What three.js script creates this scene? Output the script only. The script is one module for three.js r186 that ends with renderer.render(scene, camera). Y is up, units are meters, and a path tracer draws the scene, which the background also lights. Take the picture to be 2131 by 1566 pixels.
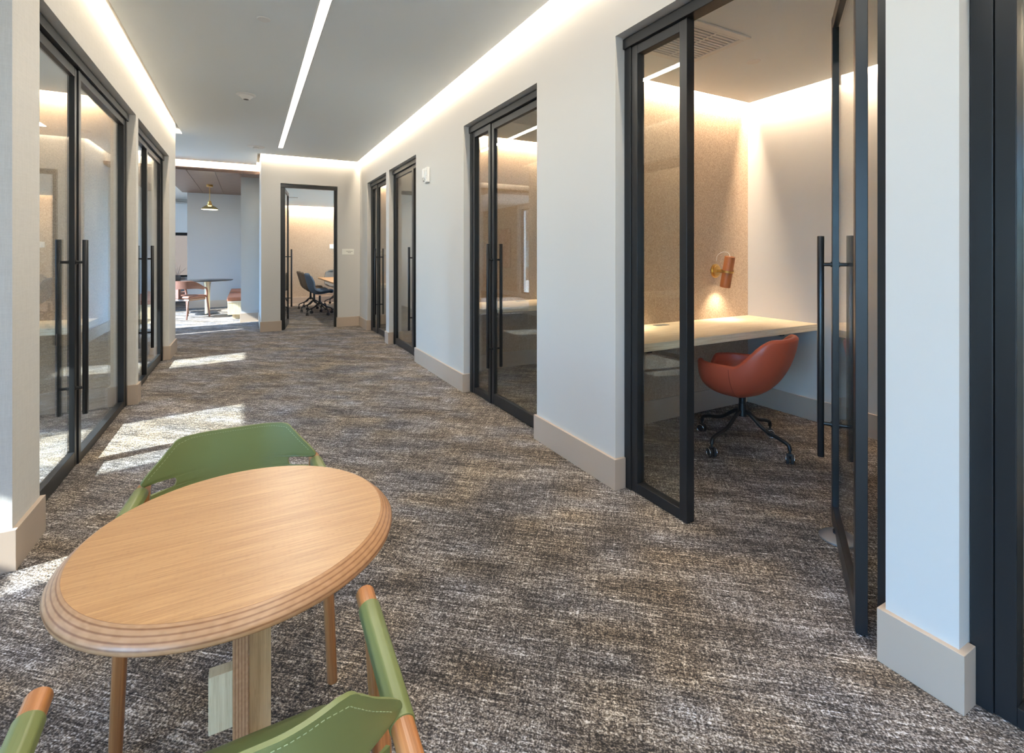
import * as THREE from 'three';
import { mergeGeometries, toCreasedNormals } from 'three/addons/utils/BufferGeometryUtils.js';
import { RoundedBoxGeometry } from 'three/addons/geometries/RoundedBoxGeometry.js';
import { RectAreaLightUniformsLib } from 'three/addons/lights/RectAreaLightUniformsLib.js';
import { Sky } from 'three/addons/objects/Sky.js';

// ------------------------------------------------------------------ camera, sky, sun, exposure
const scene = new THREE.Scene();
const renderer = new THREE.WebGLRenderer({ antialias: true });
renderer.toneMapping = THREE.LinearToneMapping;
renderer.toneMappingExposure = 1.15;
renderer.shadowMap.enabled = true;
RectAreaLightUniformsLib.init();

const EYE = 1.275, FOCAL = 1020, HORIZON = 528;
const camera = new THREE.PerspectiveCamera(2 * Math.atan(1038 / FOCAL) * 180 / Math.PI, 2131 / 2076, 0.05, 200);
camera.position.set(0, EYE, 0);
camera.rotation.y = -Math.atan(549.5 / FOCAL);
camera.setViewOffset(2131, 2076, 0, 1038 - HORIZON, 2131, 1566);
scene.add(camera);

const SUN_FROM = new THREE.Vector3(-1, 0.68, 0.19).normalize();
const sky = new Sky();
sky.scale.setScalar(1000);
sky.material.uniforms.turbidity.value = 8;
sky.material.uniforms.rayleigh.value = 0.55;
sky.material.uniforms.mieCoefficient.value = 0.004;
sky.material.uniforms.mieDirectionalG.value = 0.75;
sky.material.uniforms.sunPosition.value.copy(SUN_FROM);
sky.name = 'sky';
scene.add(sky);
scene.environmentIntensity = 1.95;

const sun = new THREE.DirectionalLight(new THREE.Color(1, 0.97, 0.94), 28);
sun.position.set(0, 0, -5).addScaledVector(SUN_FROM, 40);
sun.castShadow = true;
sun.shadow.camera.left = -16; sun.shadow.camera.right = 16; sun.shadow.camera.top = 12; sun.shadow.camera.bottom = -12; sun.shadow.camera.far = 90;
sun.shadow.mapSize.set(4096, 4096);
sun.shadow.radius = 1.2;
sun.target.position.set(0, 0, -5);
scene.add(sun, sun.target);

const WARM = new THREE.Color(1.0, 0.83, 0.62);
const PEACH = new THREE.Color(1.0, 0.77, 0.55);
const WHITE_LED = new THREE.Color(1.0, 0.92, 0.78);

// ------------------------------------------------------------------ helpers
let seed = 7;
const rnd = () => { seed = (seed * 1664525 + 1013904223) >>> 0; return seed / 4294967296; };
const R = Math.PI / 180;
const lerp = (a, b, t) => a + (b - a) * t;
const clamp = (x, a = 0, b = 1) => Math.min(b, Math.max(a, x));
const smooth = (a, b, x) => { const t = clamp((x - a) / (b - a)); return t * t * (3 - 2 * t); };
const V3 = (x, y, z) => new THREE.Vector3(x, y, z);
const taken = {};
function numbered(name) { const n = taken[name] = (taken[name] ?? -1) + 1; return n ? `${name}_${String(n).padStart(3, '0')}` : name; }
function shade(o) { o.castShadow = true; o.receiveShadow = true; return o; }
function part(name, geo, mat, parent) {
  const m = shade(new THREE.Mesh(geo, mat));
  m.name = name; parent.add(m); return m;
}
function node(name, parent) { const g = new THREE.Group(); g.name = name; parent.add(g); return g; }
function tag(o, label, category, group, kind) {
  o.userData.label = label; o.userData.category = category;
  if (group) o.userData.group = group;
  if (kind) o.userData.kind = kind;
  return o;
}
function thing(name, label, category, [x, y, z] = [0, 0, 0], turn = 0, group) {
  const g = new THREE.Group(); g.name = numbered(name);
  g.position.set(x, y, z); g.rotation.y = turn; scene.add(g);
  return tag(g, label, category, group);
}
function single(name, geo, mat, label, category, group) { return tag(part(numbered(name), geo, mat, scene), label, category, group); }
function struct(name, geo, mat, label, category) { return tag(part(name, geo, mat, scene), label, category, null, 'structure'); }

// a box with uv in metres, grain of vertical faces running along their height when tall is set
function bx(x0, x1, y0, y1, z0, z1) {
  const g = new THREE.BoxGeometry(x1 - x0, y1 - y0, z1 - z0);
  g.translate((x0 + x1) / 2, (y0 + y1) / 2, (z0 + z1) / 2);
  return metric(g);
}
function metric(g) {
  const p = g.attributes.position, n = g.attributes.normal, uv = new Float32Array(p.count * 2);
  for (let i = 0; i < p.count; i++) {
    const ax = Math.abs(n.getX(i)), ay = Math.abs(n.getY(i)), az = Math.abs(n.getZ(i));
    if (ay >= ax && ay >= az) { uv[2 * i] = p.getX(i); uv[2 * i + 1] = p.getZ(i); }
    else if (ax >= az) { uv[2 * i] = p.getZ(i); uv[2 * i + 1] = p.getY(i); }
    else { uv[2 * i] = p.getX(i); uv[2 * i + 1] = p.getY(i); }
  }
  g.setAttribute('uv', new THREE.BufferAttribute(uv, 2));
  return g;
}
function rbx(x0, x1, y0, y1, z0, z1, r = 0.004, s = 2) {
  const g = new RoundedBoxGeometry(x1 - x0, y1 - y0, z1 - z0, s, r);
  g.translate((x0 + x1) / 2, (y0 + y1) / 2, (z0 + z1) / 2);
  return metric(g);
}
const join = (list) => mergeGeometries(list.map((g) => (g.index ? g.toNonIndexed() : g)), false);
function rod(a, b, r0, r1 = r0, seg = 16, open = false) {
  const d = new THREE.Vector3().subVectors(b, a), L = d.length();
  const g = new THREE.CylinderGeometry(r1, r0, L, seg, 1, open);
  g.translate(0, L / 2, 0);
  g.applyQuaternion(new THREE.Quaternion().setFromUnitVectors(V3(0, 1, 0), d.normalize()));
  g.translate(a.x, a.y, a.z);
  return g;
}
function roundRod(a, b, r0, r1 = r0, seg = 18, e = 0.006) { // a turned rod with softened ends
  const d = new THREE.Vector3().subVectors(b, a), L = d.length();
  const pts = [[0, 0], [r0 - e, 0], [r0 - e * 0.3, e * 0.3], [r0, e], [r1, L - e], [r1 - e * 0.3, L - e * 0.3], [r1 - e, L], [0, L]].map((q) => new THREE.Vector2(Math.max(q[0], 0), q[1]));
  const g = toCreasedNormals(new THREE.LatheGeometry(pts, seg), 0.7);
  g.applyQuaternion(new THREE.Quaternion().setFromUnitVectors(V3(0, 1, 0), d.normalize()));
  g.translate(a.x, a.y, a.z);
  return g;
}
function tube(points, r, n = 32, seg = 10, closed = false) {
  return new THREE.TubeGeometry(new THREE.CatmullRomCurve3(points, closed, 'centripetal'), n, r, seg, closed);
}
function lathe(pts, seg = 40) { return toCreasedNormals(new THREE.LatheGeometry(pts.map((q) => new THREE.Vector2(q[0], q[1])), seg), 0.6); }
// a sheet of points given thickness; grid[i][j] are Vector3
function sheet(grid, th, crease = 0.9) {
  const n = grid.length, m = grid[0].length, top = [], bot = [], idx = [];
  for (let i = 0; i < n; i++) for (let j = 0; j < m; j++) {
    const a = grid[Math.min(i + 1, n - 1)][j].clone().sub(grid[Math.max(i - 1, 0)][j]);
    const b = grid[i][Math.min(j + 1, m - 1)].clone().sub(grid[i][Math.max(j - 1, 0)]);
    const nn = a.cross(b).normalize().multiplyScalar(th / 2);
    top.push(grid[i][j].clone().add(nn)); bot.push(grid[i][j].clone().sub(nn));
  }
  const pos = [], uv = [], N = n * m;
  for (const p of [...top, ...bot]) pos.push(p.x, p.y, p.z);
  for (const p of [...top, ...bot]) uv.push(p.x, p.y + p.z);
  const at = (i, j) => i * m + j;
  for (let i = 0; i < n - 1; i++) for (let j = 0; j < m - 1; j++) {
    const a = at(i, j), b = at(i + 1, j), c = at(i + 1, j + 1), d = at(i, j + 1);
    idx.push(a, b, c, a, c, d, N + a, N + c, N + b, N + a, N + d, N + c);
  }
  const wall = (a, b) => idx.push(a, N + b, b, a, N + a, N + b);
  for (let i = 0; i < n - 1; i++) { wall(at(i, 0), at(i + 1, 0)); wall(at(i + 1, m - 1), at(i, m - 1)); }
  for (let j = 0; j < m - 1; j++) { wall(at(0, j + 1), at(0, j)); wall(at(n - 1, j), at(n - 1, j + 1)); }
  const g = new THREE.BufferGeometry();
  g.setAttribute('position', new THREE.Float32BufferAttribute(pos, 3));
  g.setAttribute('uv', new THREE.Float32BufferAttribute(uv, 2));
  g.setIndex(idx);
  return toCreasedNormals(g, crease);
}

// ------------------------------------------------------------------ textures
function hash(ix, iy, s) {
  let h = (ix * 374761393 + iy * 668265263 + s * 1442695041) | 0;
  h = Math.imul(h ^ (h >>> 13), 1274126177); h ^= h >>> 16;
  return (h >>> 0) / 4294967296;
}
// value noise on a tile of nx by ny cells that repeats
function noise(u, v, nx, ny, s) {
  const x = u * nx, y = v * ny, ix = Math.floor(x), iy = Math.floor(y), fx = x - ix, fy = y - iy;
  const a = fx * fx * (3 - 2 * fx), b = fy * fy * (3 - 2 * fy), x0 = ix % nx, x1 = (ix + 1) % nx, y0 = iy % ny, y1 = (iy + 1) % ny;
  return lerp(lerp(hash(x0, y0, s), hash(x1, y0, s), a), lerp(hash(x0, y1, s), hash(x1, y1, s), a), b);
}
function dataTex(n, fn, srgb = true, m = n) {
  const d = new Uint8Array(n * m * 4), c = [0, 0, 0];
  for (let j = 0; j < m; j++) for (let i = 0; i < n; i++) {
    fn((i + 0.5) / n, (j + 0.5) / m, c);
    const k = (j * n + i) * 4;
    d[k] = clamp(c[0], 0, 255); d[k + 1] = clamp(c[1], 0, 255); d[k + 2] = clamp(c[2], 0, 255); d[k + 3] = 255;
  }
  const t = new THREE.DataTexture(d, n, m);
  t.wrapS = t.wrapT = THREE.RepeatWrapping; t.magFilter = THREE.LinearFilter; t.minFilter = THREE.LinearMipmapLinearFilter; t.generateMipmaps = true;
  if (srgb) t.colorSpace = THREE.SRGBColorSpace;
  t.needsUpdate = true;
  return t;
}
function ramp(stops, x, c) {
  let k = 0;
  while (k < stops.length - 2 && x > stops[k + 1][0]) k++;
  const [a, ca] = stops[k], [b, cb] = stops[k + 1], t = clamp((x - a) / (b - a));
  for (let i = 0; i < 3; i++) c[i] = lerp(ca[i], cb[i], t);
}
const scaled = (t, sx, sy = sx) => { const q = t.clone(); q.repeat.set(1 / sx, 1 / sy); q.needsUpdate = true; return q; };

// carpet: heathered yarn, long flecks one way and short flecks across, warm and cool patches (tile of 2.4 m)
const carpetStops = [[0.0, [32, 29, 27]], [0.3, [62, 56, 51]], [0.5, [101, 92, 83]], [0.68, [143, 132, 119]], [0.86, [192, 182, 168]], [1, [226, 218, 206]]];
const carpetField = (u, v) => {
  const tuft = noise(u, v, 820, 820, 1) * 0.6 + noise(u, v, 410, 1024, 2) * 0.4;
  const longs = noise(u, v, 24, 760, 3) * 0.55 + noise(u, v, 60, 512, 4) * 0.45;
  const cross = noise(u, v, 640, 44, 5);
  const patch = noise(u, v, 9, 26, 6) * 0.6 + noise(u, v, 22, 70, 7) * 0.4;
  const bright = smooth(0.80, 0.97, noise(u, v, 34, 700, 8)) * 0.30 + smooth(0.84, 0.98, noise(u, v, 620, 60, 9)) * 0.22;
  return 0.47 + (tuft - 0.5) * 1.05 + (longs - 0.5) * 0.5 + (cross - 0.5) * 0.18 + (patch - 0.5) * 0.32 + bright;
};
const carpetMap = dataTex(2048, (u, v, c) => {
  ramp(carpetStops, clamp(carpetField(u, v)), c);
  const hue = (noise(u, v, 12, 20, 11) - 0.5) * 0.16;
  c[0] *= 0.99 + hue * 0.5; c[2] *= 1.035 - hue;
});
const carpetBump = dataTex(1024, (u, v, c) => { c[0] = c[1] = c[2] = 255 * clamp(noise(u, v, 512, 512, 1) * 0.7 + noise(u, v, 256, 256, 12) * 0.3); }, false);
// wool felt: short mixed fibres (tile of 1 m)
const feltMap = dataTex(1024, (u, v, c) => {
  const f = noise(u, v, 260, 260, 21) * 0.45 + noise(u, v, 130, 130, 22) * 0.25 + noise(u, v, 420, 420, 23) * 0.3;
  ramp([[0.2, [152, 134, 117]], [0.5, [184, 165, 146]], [0.8, [208, 191, 172]]], f, c);
});
// woven wallcovering (tile of 0.5 m): near white so that it only tints
const weaveMap = dataTex(512, (u, v, c) => {
  const f = 240 + (noise(u, v, 256, 10, 31) - 0.5) * 9 + (noise(u, v, 12, 200, 32) - 0.5) * 6 + (noise(u, v, 128, 128, 33) - 0.5) * 5;
  c[0] = f; c[1] = f; c[2] = f;
});
// timber: grain along u (tile of 0.8 m by 0.4 m)
function wood(light, dark, s, fine = 1, along = false) {
  return dataTex(1024, (tu, tv, c) => {
    const u = along ? tv : tu, v = along ? tu : tv;
    const wob = (noise(u, v, 3, 5, s) - 0.5) * 0.03;
    const a = noise(u, (v + wob + 1) % 1, 6, 70, s + 1), b = noise(u, (v + 1) % 1, 14, 300, s + 2), p = smooth(0.62, 0.9, noise(u, v, 40, 420, s + 3));
    const t = clamp(0.25 + (a - 0.5) * 0.7 + (b - 0.5) * 0.5 * fine + p * 0.35);
    for (let i = 0; i < 3; i++) c[i] = lerp(light[i], dark[i], t);
  }, true, 512);
}
const oakMap = dataTex(1024, (u, v, c) => {
  const a = noise(u, v, 5, 120, 42), b = noise(u, v, 9, 420, 43), d = noise(u, v, 3, 14, 44), p = smooth(0.7, 0.95, noise(u, v, 60, 500, 45));
  const t = clamp(0.36 + (a - 0.5) * 0.4 + (b - 0.5) * 0.45 + (d - 0.5) * 0.25 + p * 0.35);
  for (let i = 0; i < 3; i++) c[i] = lerp([202, 156, 106][i], [162, 116, 72][i], t);
});
const paleMap = wood([236, 221, 195], [206, 185, 152], 51);
const beechMap = wood([196, 132, 80], [158, 98, 54], 61, 0.6, true);
const darkWoodMap = wood([136, 110, 96], [100, 80, 70], 71);
// plywood edge: plies across v (tile of 1 m by 0.028 m)
const plyMap = dataTex(256, (u, v, c) => {
  const odd = smooth(0.25, 0.5, Math.abs((v * 5) % 1 - 0.5));
  const n = (noise(u, v, 120, 9, 81) - 0.5) * 26;
  for (let i = 0; i < 3; i++) c[i] = lerp([190, 143, 102][i], [146, 98, 64][i], odd) + n * 0.6;
}, true, 64);

// ------------------------------------------------------------------ materials
const M = {};
const std = (o) => new THREE.MeshStandardMaterial(o);
const phys = (o) => new THREE.MeshPhysicalMaterial(o);
const lin = (r, g, b) => new THREE.Color().setRGB(r, g, b);
M.wall = std({ color: lin(0.56, 0.55, 0.53), roughness: 0.55 });
M.linen = std({ color: lin(0.72, 0.70, 0.66), roughness: 0.7, map: scaled(weaveMap, 0.5) });
M.ceiling = std({ color: lin(0.82, 0.86, 0.87), roughness: 0.9 });
M.white = std({ color: lin(0.80, 0.80, 0.79), roughness: 0.55 });
M.base = std({ color: lin(0.46, 0.37, 0.295), roughness: 0.45 });
M.carpet = std({ color: lin(1, 1, 1), roughness: 1, map: carpetMap, bumpMap: carpetBump, bumpScale: 0.004 });
M.felt = std({ color: lin(1, 0.97, 0.93), roughness: 1, map: scaled(feltMap, 0.7), bumpMap: scaled(feltMap, 0.7), bumpScale: 0.001 });
M.metal = std({ color: lin(0.024, 0.026, 0.029), roughness: 0.33, metalness: 0.4 });
M.handle = std({ color: lin(0.03, 0.032, 0.036), roughness: 0.3, metalness: 0.6 });
M.glass = phys({ color: lin(0.95, 0.975, 0.965), roughness: 0, transmission: 1, thickness: 0, ior: 1.5 });
M.outGlass = phys({ color: lin(0.9, 0.94, 0.94), roughness: 0, transmission: 1, thickness: 0, ior: 1.45 });
M.oak = phys({ map: scaled(oakMap, 0.55, 0.4), roughness: 0.42, clearcoat: 0.25, clearcoatRoughness: 0.3 });
M.pale = std({ map: scaled(paleMap, 0.8, 0.4), roughness: 0.5 });
M.paleUp = std({ color: lin(1, 0.94, 0.80), map: (() => { const t = scaled(paleMap, 0.8, 0.4); t.rotation = Math.PI / 2; return t; })(), roughness: 0.55 });
M.ply = phys({ map: scaled(plyMap, 1, 1), roughness: 0.42, clearcoat: 0.25, clearcoatRoughness: 0.3 });
M.plyUp = std({ map: (() => { const t = scaled(plyMap, 0.6, 0.029); t.rotation = Math.PI / 2; return t; })(), roughness: 0.55 });
M.beech = phys({ map: scaled(beechMap, 4, 1), roughness: 0.38, clearcoat: 0.35, clearcoatRoughness: 0.25 });
M.walnut = std({ map: scaled(darkWoodMap, 0.9, 0.5), roughness: 0.5 });
M.green = phys({ color: lin(0.190, 0.225, 0.082), roughness: 0.40 });
M.thread = std({ color: lin(0.40, 0.46, 0.26), roughness: 0.8 });
M.red = phys({ color: lin(0.46, 0.085, 0.042), roughness: 0.42 });
M.redSeam = std({ color: lin(0.20, 0.035, 0.02), roughness: 0.7 });
M.black = std({ color: lin(0.016, 0.017, 0.019), roughness: 0.38, metalness: 0.2 });
M.rubber = std({ color: lin(0.02, 0.02, 0.022), roughness: 0.7 });
M.chrome = std({ color: lin(0.62, 0.63, 0.65), roughness: 0.2, metalness: 1 });
M.steel = std({ color: lin(0.30, 0.33, 0.37), roughness: 0.4, metalness: 0.8 });
M.brass = std({ color: lin(0.66, 0.43, 0.16), roughness: 0.28, metalness: 1 });
M.leatherTan = std({ color: lin(0.30, 0.105, 0.035), roughness: 0.45 });
M.blue = std({ color: lin(0.085, 0.125, 0.19), roughness: 0.9 });
M.taupe = std({ color: lin(0.14, 0.105, 0.08), roughness: 0.9 });
M.grey = std({ color: lin(0.22, 0.20, 0.18), roughness: 0.9 });
M.terracotta = std({ color: lin(0.42, 0.15, 0.075), roughness: 0.75 });
M.brownChair = std({ color: lin(0.17, 0.075, 0.05), roughness: 0.5 });
M.darkTop = std({ color: lin(0.02, 0.02, 0.022), roughness: 0.3 });
M.cream = std({ color: lin(0.62, 0.52, 0.36), roughness: 0.35, metalness: 0.5 });
M.greyWall = std({ color: lin(0.42, 0.41, 0.40), roughness: 0.7 });
M.smoke = phys({ color: lin(0.55, 0.53, 0.42), roughness: 0.02, transmission: 1, thickness: 0, ior: 1.5 });
M.plate = std({ color: lin(0.80, 0.80, 0.76), roughness: 0.4 });
M.concrete = std({ color: lin(0.32, 0.32, 0.31), roughness: 0.9 });
M.fabricShade = phys({ color: lin(0.85, 0.86, 0.86), roughness: 1, transmission: 0.4, thickness: 0 });
const glow = (c, k) => std({ color: lin(0.8, 0.8, 0.8), emissive: c, emissiveIntensity: k, roughness: 0.8 });
M.glowWarm = glow(WARM, 6);
M.glowWhite = glow(WHITE_LED, 3.2);
M.glowLamp = glow(new THREE.Color(1, 0.85, 0.62), 8);

// ------------------------------------------------------------------ dimensions of the place
const XR = 1.755, XRI = 1.905, XL = -0.838, XLI = -0.988, CEIL = 2.90, TOP = 3.10, HEAD = 2.455, XO = -3.40, XOO = -3.62;
const ZEND = -8.98, ZCONF = -13.70, ZWIN = -15.60, ZB = 4.2, XE = 3.815, BCEIL = 2.56, GAP = 0.053;
const rightDoors = [ // far edge, near edge of the openings in the corridor's long wall, nearest last
  [-8.355, -7.09], [-6.925, -5.66], [-4.20, -2.895], [-2.075, -0.795], [-0.615, 0.70]];
const leftDoors = [[-5.185, -2.995], [-7.17, -5.285]];

// floor
{
  const g = new THREE.BoxGeometry(8.3, 0.12, 20.2); g.translate(0.45, -0.06, -5.9);
  const p = g.attributes.position, uv = g.attributes.uv, a = 50 * R;
  for (let i = 0; i < p.count; i++) {
    const x = p.getX(i), z = p.getZ(i);
    uv.setXY(i, (Math.sin(a) * x + Math.cos(a) * z) / 2.4, (-Math.cos(a) * x + Math.sin(a) * z) / 2.4);
  }
  struct('floor', g, M.carpet, 'heathered brown, grey and beige carpet across corridor and rooms', 'floor');
}
// roof slab over everything
struct('ceiling_slab', bx(XOO, 4.6, TOP, TOP + 0.2, -15.9, ZB + 0.2), M.concrete, 'concrete slab above the ceilings', 'ceiling');
// corridor ceiling with open slots along the walls
struct('ceiling', join([
  bx(XL + GAP, 0.40, CEIL, CEIL + 0.07, ZEND + GAP, ZB), bx(0.48, XR - GAP, CEIL, CEIL + 0.07, ZEND + GAP, ZB), bx(0.40, 0.48, CEIL, CEIL + 0.07, ZEND + GAP, -8.315), bx(0.40, 0.48, CEIL, CEIL + 0.07, 3.21, ZB), bx(0.40, 0.48, CEIL + 0.03, CEIL + 0.07, -8.315, 3.21), bx(XO, XL + GAP, CEIL, CEIL + 0.07, -2.66, ZB),
  bx(XO, XL + GAP, CEIL, CEIL + 0.07, -10.13, -7.95), bx(XL + GAP, 0.137, CEIL, CEIL + 0.07, -10.13, ZEND + GAP),
  bx(XL - 0.1, XL + GAP, CEIL + 0.071, TOP, -7.99, -7.95),
]), M.ceiling, 'pale grey corridor ceiling with lit slots along its edges', 'ceiling');

// walls: a run along z with openings
function wallAlongZ(x0, x1, z0, z1, y1, holes) {
  const out = []; let at = z0;
  for (const [a, b, lo, hi] of [...holes].sort((p, q) => p[0] - q[0])) {
    if (a > at) out.push(bx(x0, x1, 0, y1, at, a));
    if (lo > 0) out.push(bx(x0, x1, 0, lo, a, b));
    if (hi < y1) out.push(bx(x0, x1, hi, y1, a, b));
    at = b;
  }
  if (at < z1) out.push(bx(x0, x1, 0, y1, at, z1));
  return join(out);
}
function wallAlongX(z0, z1, x0, x1, y1, holes) {
  const out = []; let at = x0;
  for (const [a, b, lo, hi] of [...holes].sort((p, q) => p[0] - q[0])) {
    if (a > at) out.push(bx(at, a, 0, y1, z0, z1));
    if (lo > 0) out.push(bx(a, b, 0, lo, z0, z1));
    if (hi < y1) out.push(bx(a, b, hi, y1, z0, z1));
    at = b;
  }
  if (at < x1) out.push(bx(at, x1, 0, y1, z0, z1));
  return join(out);
}
struct('wall_right', wallAlongZ(XR, XRI, ZEND, ZB, TOP, rightDoors.map(([a, b]) => [a, b, 0, HEAD])), M.wall, 'long pale corridor wall with five glazed door openings', 'wall');
struct('wall_left', wallAlongZ(XLI, XL, -7.755, -2.70, TOP, leftDoors.map(([a, b]) => [a, b, 0, HEAD])), M.linen, 'pale corridor wall with two glazed door openings', 'wall');
struct('wall_end', wallAlongX(ZEND - 0.14, ZEND, 0.19, XE + 0.7, TOP, [[0.475, 1.378, 0, HEAD - 0.005]]), M.wall, 'beige wall closing the corridor around the meeting room door', 'wall');
struct('wall_near_block', bx(XO, XLI, 0, TOP, -2.84, -2.70), M.linen, 'end of the glazed booth block beside the sunny carpet', 'wall');
struct('wall_far_block', bx(XO, XLI, 0, TOP, -7.755, -7.63), M.linen, 'far end of the glazed booth block', 'wall');
struct('wall_booth_left', bx(XO, XLI, 0, TOP, -5.29, -5.19), M.felt, 'felt partition between the two left booths', 'wall');
struct('wall_conference_left', bx(0.19, 0.33, 0, TOP, ZCONF, ZEND - 0.14), M.wall, 'side wall of the meeting room beside the lounge', 'wall');
struct('wall_back', bx(XO, XE + 0.7, 0, TOP, ZB, ZB + 0.2), M.wall, 'wall at the near end of the corridor behind the camera', 'wall');
struct('wall_far_right', wallAlongZ(XE, XE + 0.7, ZEND, ZB, TOP, []), M.wall, 'inner wall of the desk booths', 'wall');
// outer wall with windows: [far, near, sill, head]
const outWins = [[-12.7, -9.65, 0.1, 2.6], [-8.98, -8.78, 0.1, 2.4], [-6.72, -6.04, 0.15, 2.43], [-4.16, -3.06, 0.15, 2.43], [-2.46, -1.95, 0.9, 2.17], [0.1, 2.0, 0.12, 2.6], [2.2, 4.0, 0.12, 2.6]];
struct('wall_outer', wallAlongZ(XOO, XO, -15.9, ZB + 0.2, TOP, outWins), M.wall, 'outer wall with windows along the left side', 'wall');
struct('wall_window', wallAlongX(ZWIN - 0.2, ZWIN, XO, 0.33, TOP, [[-3.2, -0.9, 0.66, 2.66]]), M.wall, 'window wall at the far end of the lounge', 'wall');
struct('wall_lounge', bx(-1.25, 0.33, 0, TOP, ZCONF - 0.14, ZCONF), M.greyWall, 'plain grey wall behind the lounge table', 'wall');
struct('wall_lounge_pier', bx(-0.115, 0.19, 0, TOP, -10.60, -10.46), M.wall, 'pale pier between lounge bench and meeting room', 'wall');
struct('wall_bulkhead', bx(XO, 0.19, 2.76, TOP, -10.24, -10.185), M.white, 'white bulkhead lit by a cove above the wooden lounge ceiling', 'wall');
struct('wall_conference_back', bx(0.33, 4.5, 0, TOP, ZCONF - 0.14, ZCONF), M.felt, 'tan felt wall at the back of the meeting room', 'wall');
struct('wall_conference_side', wallAlongZ(4.4, 4.6, ZCONF, ZEND - 0.14, TOP, [[-13.2, -9.5, 0.12, 2.4]]), M.wall, 'side wall with a window in the meeting room', 'wall');
// partitions between desk booths; the felt lining is a wall of its own
struct('wall_booth_a', bx(XRI, XE, 0, TOP, -0.77, -0.67), M.wall, 'partition between near desk booths', 'wall');
struct('wall_booth_b', bx(XRI, XE, 0, TOP, -2.90, -2.79), M.wall, 'partition between desk booths', 'wall');
struct('wall_booth_c', bx(XRI, XE, 0, TOP, -5.02, -4.92), M.wall, 'partition beside the third booth', 'wall');
struct('wall_booth_d', bx(XRI, XE, 0, TOP, -7.06, -6.96), M.wall, 'partition between the far booths', 'wall');
struct('wall_felt_a', bx(XRI + 0.001, XE - 0.001, 0.165, TOP, -2.79, -2.77), M.felt, 'tan wool felt panel above the desk with the red chair', 'wall');
struct('wall_felt_b', bx(XRI + 0.001, XE - 0.001, 0.165, TOP, -4.92, -4.90), M.felt, 'tan wool felt panel in the booth with the closed door', 'wall');
struct('wall_felt_c', bx(XRI + 0.001, XE - 0.001, 0.165, TOP, -5.04, -5.02), M.felt, 'tan wool felt panel in the third booth', 'wall');
struct('wall_felt_d', bx(XRI + 0.001, XE - 0.001, 0.165, TOP, ZEND, ZEND + 0.02), M.felt, 'tan wool felt panel in the farthest booth', 'wall');
// room ceilings, slots left open over the felt walls and the back walls
struct('ceiling_booths', join([
  bx(XRI, XE - GAP, BCEIL, BCEIL + 0.07, -2.77 + GAP, -0.77), bx(XRI, XE - GAP, BCEIL, BCEIL + 0.07, -4.90 + GAP, -2.90),
  bx(XRI, XE - GAP, BCEIL, BCEIL + 0.07, -6.96, -5.04 - GAP), bx(XRI, XE - GAP, BCEIL, BCEIL + 0.07, ZEND + 0.02 + GAP, -7.06),
  bx(XRI, XE - GAP, BCEIL, BCEIL + 0.07, -0.67, ZB),
]), M.ceiling, 'white booth ceilings with lit slots', 'ceiling');
struct('ceiling_left_booths', join([bx(XO, XLI, BCEIL, BCEIL + 0.07, -5.19 + GAP, -2.84), bx(XO, XLI, BCEIL, BCEIL + 0.07, -7.63 + GAP, -5.29)]), M.ceiling, 'white ceilings of the left booths', 'ceiling');
struct('ceiling_conference', bx(0.33, 4.4, 2.50, 2.57, ZCONF + 0.06, ZEND - 0.14), M.ceiling, 'white meeting room ceiling', 'ceiling');
struct('ceiling_lounge_edge', bx(XO, -1.355, 2.73, 2.80, ZWIN, -10.24), M.white, 'white perimeter ceiling of the lounge by the windows', 'ceiling');
struct('ceiling_lounge_back', bx(-1.355, 0.33, 2.73, 2.80, ZWIN, ZCONF - 0.14), M.white, 'white ceiling strip behind the grey lounge wall', 'ceiling');
{ // timber ceiling of the lounge: wide boards with open joints
  const g = tag(node('ceiling_timber', scene), 'brown timber board ceiling dropped over the lounge', 'ceiling', null, 'structure');
  const edges = [-1.35, -0.93, -0.51, -0.09, 0.187];
  for (let i = 0; i < edges.length - 1; i++) part('board', rbx(edges[i] + 0.003, edges[i + 1] - 0.003, 2.71, 2.73, ZCONF, -10.0, 0.002, 1), M.walnut, g);
  part('board', rbx(XO, -1.353, 2.71, 2.73, -10.4, -10.0, 0.002, 1), M.walnut, g);
  part('fascia', rbx(XO, 0.187, 2.731, 2.765, -10.03, -10.0, 0.002, 1), M.walnut, g);
  part('backing', bx(XO, 0.187, 2.731, 2.76, -10.24, -10.03), M.walnut, g);
}
// baseboards: pieces along the corridor, wrapped round the ends of each pier
const BH = 0.166, BT = 0.017;
function boardsZ(xa, xb, runs) { return join(runs.map(([a, b]) => rbx(Math.min(xa, xb), Math.max(xa, xb), 0, BH, a, b, 0.002, 1))); }
{
  const ends = []; let at = ZEND;
  for (const [a, b] of rightDoors) { ends.push([at, a]); at = b; } ends.push([at, ZB]);
  const g = tag(node('baseboard_right', scene), 'tan baseboard along the long corridor wall', 'baseboard', null, 'structure');
  ends.forEach(([a, b], i) => part('board', rbx(XR - BT, XR + 0.058, 0, BH, a - (i ? BT : 0), b + (i < ends.length - 1 ? BT : 0), 0.002, 1), M.base, g));
}
{
  const g = tag(node('baseboard_left', scene), 'tan baseboard on the piers between the left doors', 'baseboard', null, 'structure');
  for (const [a, b] of [[-7.755 - BT, -7.17 + BT], [-5.285 - BT, -5.185 + BT], [-2.995 - BT, -2.70 + BT]]) part('board', rbx(XL - 0.058, XL + BT, 0, BH, a, b, 0.002, 1), M.base, g);
  part('board', rbx(XO, XL - 0.058, 0, BH, -2.70, -2.70 + BT, 0.002, 1), M.base, g);
  part('board', rbx(XO, XL - 0.058, 0, BH, -7.755 - BT, -7.755, 0.002, 1), M.base, g);
}
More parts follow.
